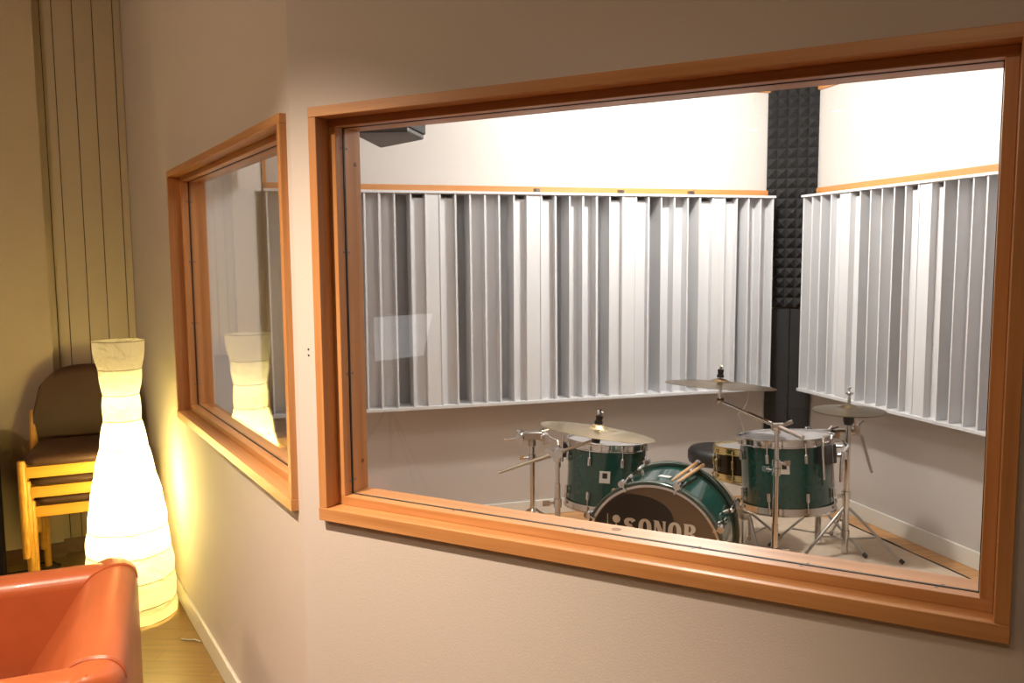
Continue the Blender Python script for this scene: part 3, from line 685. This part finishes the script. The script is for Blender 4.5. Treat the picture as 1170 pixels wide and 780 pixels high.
b = MB(); b.sweep([(0.055, 0, 0.575), (0.18, -0.01, 0.582), (0.205, -0.01, 0.572), (0.215, -0.01, 0.54), (0.265, -0.01, 0.38)], 0.0075, 12); b.build('mount_rod', M['chromedull'], e, smooth=True)
b = MB(); b.tube((-0.04, -0.0, 0.588), (0.17, -0.01, 0.592), 0.019); b.box((0.175, -0.01, 0.605), (0.035, 0.035, 0.05)); b.tube((0.19, -0.01, 0.625), (0.215, -0.01, 0.65), 0.006); b.tube((0.175, -0.01, 0.62), (0.165, -0.01, 0.655), 0.006); b.build('ball_clamp', M['chrome'], e, smooth=True)
b = MB(); b.sweep([(-0.055, 0, 0.575), (-0.06, -0.15, 0.60), (-0.07, -0.46, 0.645), (-0.095, -0.585, 0.65), (-0.128, -0.615, 0.63), (-0.135, -0.62, 0.58), (-0.135, -0.62, 0.50)], 0.0075, 12); b.build('mount_rod', M['chrome'], e, smooth=True)
bracket(tR, [(0.095, -0.215, 0.16), (0.095, -0.215, 0.30), (0.105, -0.205, 0.345), (0.13, -0.19, 0.352)], 0.0065, block=((0.125, -0.178, 0.265), (0.085, 0.045, 0.085), Matrix.Rotation(0.62, 3, 'Z')))
b = MB(); b.sweep([(0.145, -0.185, 0.12), (0.145, -0.185, 0.335), (0.155, -0.17, 0.345)], 0.006, 10); b.build('mount_rod', M['chromedull'], tR, smooth=True)
b = MB(); b.tube((0.185, -0.125, 0.25), (0.215, -0.145, 0.25), 0.010); b.tube((0.185, -0.125, 0.29), (0.21, -0.142, 0.29), 0.007); b.box((0.222, -0.15, 0.25), (0.01, 0.03, 0.03), Matrix.Rotation(-0.6, 3, 'Z')); b.build('wing_clamp', M['chrome'], tR, smooth=True)
# hi-hat
e = thing('hi_hat_stand', 'chrome hi-hat stand with folded tripod legs at the right of the kit', 'cymbal stand', (1.664, 4.09, 0.016))
tripod(e, 0.235, 0.27, -2.75, r=0.007); pole(e, ((0.0, 0.30, 0.017), (0.28, 0.66, 0.0135)))
collar(e, 0.30, 0.021, 3.6); collar(e, 0.10, 0.021, 3.3)
b = MB(); b.tube((0, 0, 0.64), (0, 0, 0.835), 0.0035); b.build('pull_rod', M['chrome'], e, smooth=True)
b = MB(); b.lathe([(0, 0.655), (0.02, 0.655), (0.026, 0.672), (0.026, 0.70), (0.012, 0.706), (0, 0.706)], 20); b.build('cymbal_seat', M['plastic'], e, smooth=True)
b = MB(); b.lathe([(0, 0.755), (0.008, 0.755), (0.008, 0.795), (0, 0.795)], 14); b.ball((0, 0, 0.81), 0.012); b.tube((-0.018, 0, 0.812), (0.018, 0, 0.812), 0.005); b.ball((0, 0, 0.838), 0.008); b.build('clutch', M['chromedull'], e, smooth=True)
cymbal('cymbal', 'upper hi-hat cymbal, bronze, on the stand at the right', (1.664, 4.09, 0.742), 0.172, (0, 0, 0), M['cymbalhat'], bell=0.25, h=0.020)
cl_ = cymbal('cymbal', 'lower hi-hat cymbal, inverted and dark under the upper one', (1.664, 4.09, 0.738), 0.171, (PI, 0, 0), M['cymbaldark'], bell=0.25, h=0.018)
# snare stand
e = thing('snare_stand', 'chrome snare stand under the black snare drum', 'drum stand', (1.215, 4.21, 0.016))
tripod(e, 0.17, 0.22, 0.5); pole(e, ((0.03, 0.31, 0.012),))
for k in range(3):
    a = 0.9+2*PI*k/3; c_, s_ = math.cos(a), math.sin(a)
    b = MB(); b.sweep([(0, 0, 0.31), (0.10*c_, 0.10*s_, 0.33), (0.186*c_, 0.186*s_, 0.35), (0.188*c_, 0.188*s_, 0.385)], 0.006, 10); b.build('basket_arm', M['chrome'], e, smooth=True)
# post under the right tom
e = thing('pedal_stand', 'short chrome post with a clamp standing under the right tom', 'drum stand', (1.10, 3.90, 0.016))
pole(e, ((0.0, 0.24, 0.016),)); 
b = MB(); b.lathe([(0, 0.24), (0.028, 0.245), (0.032, 0.26), (0.032, 0.275), (0, 0.28)], 20); b.build('post_cap', M['chromedull'], e, smooth=True)
tripod(e, 0.12, 0.15, 0.2, brace=False)
# white cable dangling by the corner
b = MB(); b.sweep([LW.P(2.80, 0.10, 0.72), LW.P(2.815, 0.09, 0.66), LW.P(2.80, 0.08, 0.60), LW.P(2.76, 0.07, 0.56), LW.P(2.74, 0.08, 0.54), LW.P(2.77, 0.10, 0.50), LW.P(2.80, 0.11, 0.44), LW.P(2.82, 0.12, 0.30), LW.P(2.83, 0.12, 0.03)], 0.0035, 8)
tag(b.build('hanging_cable', M['whitecable'], smooth=True), 'thin white cable hanging from the end of the far diffuser', 'cable')
# ================================================================== CONTROL ROOM
# paper lamp
e = thing('floor_lamp', 'tall vase shaped white paper floor lamp glowing beside the leather armchair', 'lamp', (-1.626, 3.444, 0.0))
rings = [(1.178, 0.100), (1.061, 0.083), (0.955, 0.069), (0.848, 0.072), (0.733, 0.092), (0.617, 0.117), (0.508, 0.139), (0.395, 0.153), (0.292, 0.164), (0.185, 0.171), (0.080, 0.176), (0.012, 0.176)]
prof = []
def spl(z):
    for (za, ra), (zb_, rb__) in zip(rings[:-1], rings[1:]):
        if zb_ <= z <= za: f_ = (z-zb_)/(za-zb_); return rb__+(ra-rb__)*f_
for i in range(len(rings)-1):
    for k in range(6):
        f_ = k/6; z = rings[i][0]*(1-f_)+rings[i+1][0]*f_
        prof.append((spl(z)+0.004*math.sin(PI*f_), z))
prof.append((rings[-1][1], rings[-1][0]))
b = MB(); b.lathe(prof, 64)
for v in b.bm.verts:
    a = math.atan2(v.co.y, v.co.x); w_ = 1+0.012*math.sin(a*7+v.co.z*23)+0.009*math.sin(a*13-v.co.z*41); v.co.x *= w_; v.co.y *= w_
b.build('lamp_shade', M['paper'], e, smooth=True, angle=80)
for z, r_ in rings:
    b = MB(); b.sweep([((r_+0.001)*math.cos(2*PI*k/48), (r_+0.001)*math.sin(2*PI*k/48), z) for k in range(48)], 0.0018, 6, closed=True); b.build('hoop', M['wire'], e, smooth=True)
b = MB(); b.lathe([(0, 0), (0.13, 0), (0.13, 0.008), (0, 0.010)], 32); b.tube((0, 0, 0.01), (0, 0, 0.30), 0.006); b.build('base', M['wire'], e, smooth=True)
b = MB(); b.tube((0, 0, 0.30), (0, 0, 0.37), 0.018); b.tube((0.02, 0.0, 0.34), (0.0, 0.0, 1.17), 0.002, 6); b.box((0, 0, 1.165), (0.022, 0.022, 0.012)); b.tube((0, 0, 1.165), (0.03, 0.093, 1.176), 0.0015, 6); b.tube((0, 0, 1.165), (-0.095, -0.02, 1.176), 0.0015, 6); b.build('lamp_holder', M['wire'], e, smooth=True)
b = MB(); b.ball((0, 0, 0.41), 0.032, (1, 1, 1.2)); b.build('bulb', M['bulb'], e, smooth=True)
lo = light('POINT', 'bulb_and_fill_light', (-1.626, 3.444, 0.58), 27, (1.0, 0.86, 0.34), 0.03)
light('POINT', 'bulb_and_fill_light', (-1.626, 3.444, 0.96), 0.7, (1.0, 0.85, 0.40), 0.02)  # second light added higher up to brighten the shade's top; no bulb there
# armchair
h = math.radians(22)
e = thing('armchair', 'orange leather tub armchair in the foreground corner before the paper lamp', 'armchair', (-0.997, 2.11, 0.0), h)
def rounded(pts, r, n=5):
    out = []; m_ = len(pts)
    for i in range(m_):
        p = Vector(pts[i]); a_ = Vector(pts[i-1]); c_ = Vector(pts[(i+1) % m_]); rr = r[i] if isinstance(r, (list, tuple)) else r
        if rr <= 0: out.append(tuple(p)); continue
        u = (a_-p).normalized(); v = (c_-p).normalized(); ang = u.angle(v); d_ = rr/math.tan(ang/2)
        s0 = p+u*d_; s1 = p+v*d_; ctr = p+(u+v).normalized()*(rr/math.sin(ang/2))
        a0 = math.atan2((s0-ctr).y, (s0-ctr).x); a1 = math.atan2((s1-ctr).y, (s1-ctr).x); da = a1-a0
        while da > PI: da -= 2*PI
        while da < -PI: da += 2*PI
        for k in range(n+1): out.append((ctr.x+rr*math.cos(a0+da*k/n), ctr.y+rr*math.sin(a0+da*k/n)))
    return out
yo, yn, ar, zt = 0.372, 0.425, 0.112, 0.622
for s_, nm in ((1, 'far'), (-1, 'near')):
    y_ = yo if s_ > 0 else yn
    prf = rounded([(y_, 0.08), (y_, zt), (y_-ar, zt), (y_-ar+0.004, 0.08)], [0, 0.042, 0.042, 0], 7)
    b = MB(); b.extrude_poly([(-0.80, s_*y, z) for y, z in prf], (0.80-0.045, 0, 0)); b.build('armrest', M['leather'], e, smooth=True, bevel=0.012, bseg=3, angle=50)
# back: wedge with inner face sloping down to the seat, outer corners rounded in plan
prf = rounded([(0.0, 0.08), (0.0, zt+0.006), (-0.112, zt+0.006), (-0.30, 0.335), (-0.30, 0.08)], [0, 0.05, 0.10, 0, 0], 8)
b = MB(); cols = []
ys = [(-yn, 1.0), (-yn+0.006, 0.55), (-yn+0.018, 0.27), (-yn+0.04, 0.0), (-0.2, 0), (-0.1, 0), (0, 0), (0.1, 0), (0.2, 0), (yo-0.04, 0.0), (yo-0.018, 0.27), (yo-0.006, 0.55), (yo, 1.0)]
for y, k in ys:
    cols.append([b.bm.verts.new((x-0.042*k*(1 if x > -0.06 else (0.25 if x > -0.13 else 0)) + (0.0), y, z-(0.012*k*k if z > 0.5 else 0))) for x, z in prf])
for A_, B_ in zip(cols[:-1], cols[1:]):
    n = len(A_)
    for i in range(n): b.bm.faces.new((A_[i], A_[(i+1) % n], B_[(i+1) % n], B_[i]))
b.bm.faces.new(cols[0][::-1]); b.bm.faces.new(cols[-1])
b.build('backrest', M['leather'], e, smooth=True, angle=60)
for s_ in (-1, 1):
    for k in range(3):
        b = MB(); yy = s_*(yo-0.112-0.003*k+0.0); 
        pts = [(x+(0.0015 if x > -0.06 else -0.0015), s_*((yo if s_ > 0 else yn)-ar+0.01-k*0.006)+0.03*s_*min(1, (x+0.12)/0.12 if x > -0.12 else 0), z+0.0012) for x, z in prf if z > 0.5]
        b.sweep(pts, 0.0016, 6); b.build('seam', M['leather'], e, smooth=True)
b = MB(); b.box((-0.54, (yo-yn)/2, 0.27), (0.52, yo+yn-2*ar-0.004, 0.17)); b.build('seat_cushion', M['leather'], e, smooth=True, bevel=0.035, bseg=4, angle=50)
b = MB(); b.box((-0.42, (yo-yn)/2, 0.125), (0.70, yo+yn-2*ar, 0.09)); b.build('seat_base', M['leather'], e, bevel=0.01)
for sx in (-0.74, -0.06):
    for sy in (-0.31, 0.31):
        b = MB(); b.tube((sx, sy, 0), (sx, sy, 0.085), 0.018, 14); b.build('leg', M['chromedull'], e, smooth=True)
# stacked chairs
def chair():
    e = thing('stacking_chair', 'x', 'chair')
    w2, dp = 0.24, 0.40
    for sx in (-1, 1):
        b = MB(); b.sweep([(sx*w2, 0, 0.0), (sx*w2, 0, 0.225), (sx*w2, 0, 0.43), (sx*w2, 0, 0.438)], [0.017, 0.018, 0.018, 0.014], 14)
        b.build('leg', M['chairwood'], e, smooth=True)
        b = MB(); b.sweep([(sx*(w2-0.01), dp, 0.0), (sx*(w2-0.01), dp-0.01, 0.42), (sx*(w2-0.01), dp+0.045, 0.585), (sx*(w2-0.01), dp+0.047, 0.592)], [0.016, 0.018, 0.016, 0.012], 14)
        b.build('leg', M['chairwood'], e, smooth=True)
        o = board('side_rail', (sx*(w2-0.012), dp/2, 0.37), (0.02, dp-0.02, 0.045), e, M['chairwood'], 'Y')
    board('front_rail', (0, 0, 0.385), (2*w2-0.03, 0.022, 0.05), e, M['chairwood'])
    board('back_rail', (0, dp, 0.37), (2*w2-0.05, 0.02, 0.045), e, M['chairwood'])
    # seat pad
    b = MB(); out = rounded([(-w2+0.005, -0.035), (w2-0.005, -0.035), (w2-0.03, dp-0.01), (-w2+0.03, dp-0.01)], [0.06, 0.06, 0.05, 0.05], 6)
    lay = [(0.93, 0.412), (1.0, 0.425), (1.0, 0.440), (0.96, 0.455), (0.80, 0.462)]
    ct = Vector((0, dp/2, 0)); R_ = []
    for s_, z in lay: R_.append([b.bm.verts.new((ct.x+(x-ct.x)*s_, ct.y+(y-ct.y)*s_, z)) for x, y in out])
    for A_, B_ in zip(R_[:-1], R_[1:]):
        n = len(A_)
        for i in range(n): b.bm.faces.new((A_[i], A_[(i+1) % n], B_[(i+1) % n], B_[i]))
    b.bm.faces.new(R_[0][::-1]); b.bm.faces.new(R_[-1]); b.build('seat', M['seatleather'], e, smooth=True, angle=70)
    # arched backrest pad, curved in plan
    b = MB(); cols = []; nx = 16
    for side in (0, 1):
        grid = []
        for i in range(nx+1):
            x = -w2+0.012+2*(w2-0.012)*i/nx; q = x/(w2-0.012)
            top = 0.585+0.215*math.sqrt(max(0.0, 1-abs(q)**2.6)) ; bot = 0.455+0.01*abs(q)
            col_ = []
            for j in range(9):
                f_ = j/8; z = bot+(top-bot)*f_
                edge = min(1.0, 4*min(f_, 1-f_, (1-abs(q))/2+0.02))
                th_ = 0.016*math.sqrt(max(0.05, edge))
                y = dp+0.02+0.16*(z-0.45)*0.9 - 0.035*q*q + (0.018) + (th_ if side else -th_)
                col_.append(b.bm.verts.new((x, y, z)))
            grid.append(col_)
        cols.append(grid)
    for side, grid in enumerate(cols):
        for i in range(nx):
            for j in range(8): b.bm.faces.new((grid[i][j], grid[i+1][j], grid[i+1][j+1], grid[i][j+1]))
    F_, B_ = cols
    loop = [(i, 0) for i in range(nx)]+[(nx, j) for j in range(8)]+[(i, 8) for i in range(nx, 0, -1)]+[(0, j) for j in range(8, 0, -1)]
    for k in range(len(loop)):
        (i, j), (i2, j2) = loop[k], loop[(k+1) % len(loop)]
        b.bm.faces.new((F_[i][j], F_[i2][j2], B_[i2][j2], B_[i][j]))
    b.build('backrest', M['seatleather'], e, smooth=True, angle=75)
    return e
ch = chair()
chh = math.radians(24)
Xc = Vector((math.cos(chh), math.sin(chh), 0)); Yc = Vector((-math.sin(chh), math.cos(chh), 0))
FL = Vector((-2.165, 3.68, 0))
org = FL + Xc*0.24
labs = ['wooden chair with brown leather seat, bottom of the stack beside the paper lamp',
        'wooden chair with brown leather seat, middle of the stack beside the paper lamp',
        'wooden chair with brown leather seat and arched back, topmost of the stack']
for i in range(3):
    if i == 0: o = ch
    else:
        o = ch.copy(); COL.objects.link(o)
        for c_ in ch.children:
            k = c_.copy(); COL.objects.link(k); k.parent = o
    o.location = org - Yc*0.036*i - Xc*0.011*i + Vector((0, 0, 0.0985*i)); o.rotation_euler = (0, 0, chh)
    o['label'] = labs[i]; o['group'] = 'stacked wooden chairs by the end wall'
# dark case at the left edge
e = thing('equipment_case', 'black equipment case on the floor left of the stacked chairs', 'case', FW.P(-0.965, -0.30, 0), FW.h)
b = MB(); b.box((0.0, 0, 0.37), (0.62, 0.38, 0.68)); b.build('case_body', M['vinyl'], e, bevel=0.012)
b = MB(); b.box((0, 0, 0.725), (0.63, 0.39, 0.03)); b.build('case_lid', M['vinyl'], e, bevel=0.006)
for sx in (-0.25, 0.25):
    for sy in (-0.15, 0.15):
        b = MB(); b.tube((sx, sy, 0), (sx, sy, 0.035), 0.02); b.build('foot', M['rubber'], e)
# floor cables
b = MB(); pts = []
pp = [(-2.70, 3.70), (-2.523, 3.86), (-2.459, 3.917), (-2.413, 3.950), (-2.354, 3.975), (-2.287, 3.986), (-2.246, 4.012), (-2.254, 4.044), (-2.302, 4.066), (-2.352, 4.055), (-2.372, 4.028), (-2.340, 3.998)]
for i in range(len(pp)-1):
    for k in range(4):
        f_ = k/4; pts.append((pp[i][0]*(1-f_)+pp[i+1][0]*f_, pp[i][1]*(1-f_)+pp[i+1][1]*f_, 0.005 + 0.006*(i > 7)))
b.sweep(pts, 0.004, 8); tag(b.build('cable', M['rubber'], smooth=True), 'black cable looped on the floor under the stacked chairs', 'cable')
b = MB(); b.sweep([W1.P(0.20, -0.06, 0.004), W1.P(0.225, -0.035, 0.004), W1.P(0.235, -0.015, 0.004), W1.P(0.265, 0.0, 0.004)], 0.0025, 8)  # thin pale line laid on the floor
tag(b.build('streak', M['whitecable'], smooth=True), 'short white cord on the floor against the skirting beside the lamp', 'streak')
# two tiny wall plugs between the windows
for z in (1.283, 1.268):
    b = MB(); b.lathe([(0, 0.001), (0.0022, 0.001), (0.0026, 0), (0, 0)], 10, AX(W2.P(-0.035, 0.0175, z), -W2.n)); tag(b.build('wall_plug', M['steel']), 'tiny screw plug in the wall strip between the two windows', 'plug', 'wall plugs between the windows')
# hanging ceiling spots of the control room (seen mirrored in the glass)
for i, (x, y) in enumerate(((-3.05, -2.48), (-2.15, -2.28), (-1.58, -2.04))):
    e = thing('ceiling_spotlight', ('small round ceiling spotlight mirrored leftmost in the wide window', 'small round ceiling spotlight mirrored between the other two in the wide window', 'small round ceiling spotlight mirrored rightmost in the wide window')[i], 'ceiling light', (x, y, 2.5), 0, 'ceiling spotlights mirrored in the window')
    b = MB(); b.lathe([(0.036, 0.0), (0.045, 0.0), (0.045, 0.09), (0.02, 0.11), (0, 0.11)], 24); b.build('lamp_housing', M['steel'], e, smooth=True)
    b = MB(); b.tube((0, 0, 0.11), (0, 0, 0.45), 0.006); b.build('rod', M['steel'], e, smooth=True)
    b = MB(); b.lathe([(0, 0.003), (0.036, 0.003)], 24); b.build('lens', M['spotlit'], e)
# softbox on a stand (seen mirrored in the glass)
e = thing('softbox', 'white softbox on a tripod stand mirrored faintly in the wide window', 'studio light', (-3.0, 0.75, 0.0), math.radians(-25))
tripod(e, 0.62, 0.42, 0.4, mat=M['plastic'], brace=False)
b = MB(); b.tube((0, 0, 0.3), (0, 0, 1.05), 0.012); b.build('pole', M['plastic'], e, smooth=True)
b = MB(); b.lathe([(0, -0.05), (0.10, -0.05)], 4, Matrix.Translation((0, 0, 1.1)))
b.bm.free(); b.bm = bmesh.new()
fr_ = [(0.10, -0.20, 0.92), (0.10, 0.24, 0.93), (0.10, 0.24, 1.18), (0.10, -0.30, 1.17)]
bk = [(-0.15, -0.06, 1.05), (-0.15, 0.06, 1.05), (-0.15, 0.06, 1.17), (-0.15, -0.06, 1.17)]
va = [b.bm.verts.new(p) for p in fr_]; vb = [b.bm.verts.new(p) for p in bk]
for i in range(4): b.bm.faces.new((va[i], va[(i+1) % 4], vb[(i+1) % 4], vb[i]))
b.bm.faces.new(vb); b.build('softbox_shell', M['plastic'], e)
b = MB(); b.extrude_poly(fr_, (0.004, 0, 0)); b.build('diffusion_cloth', M['softwhite'], e)
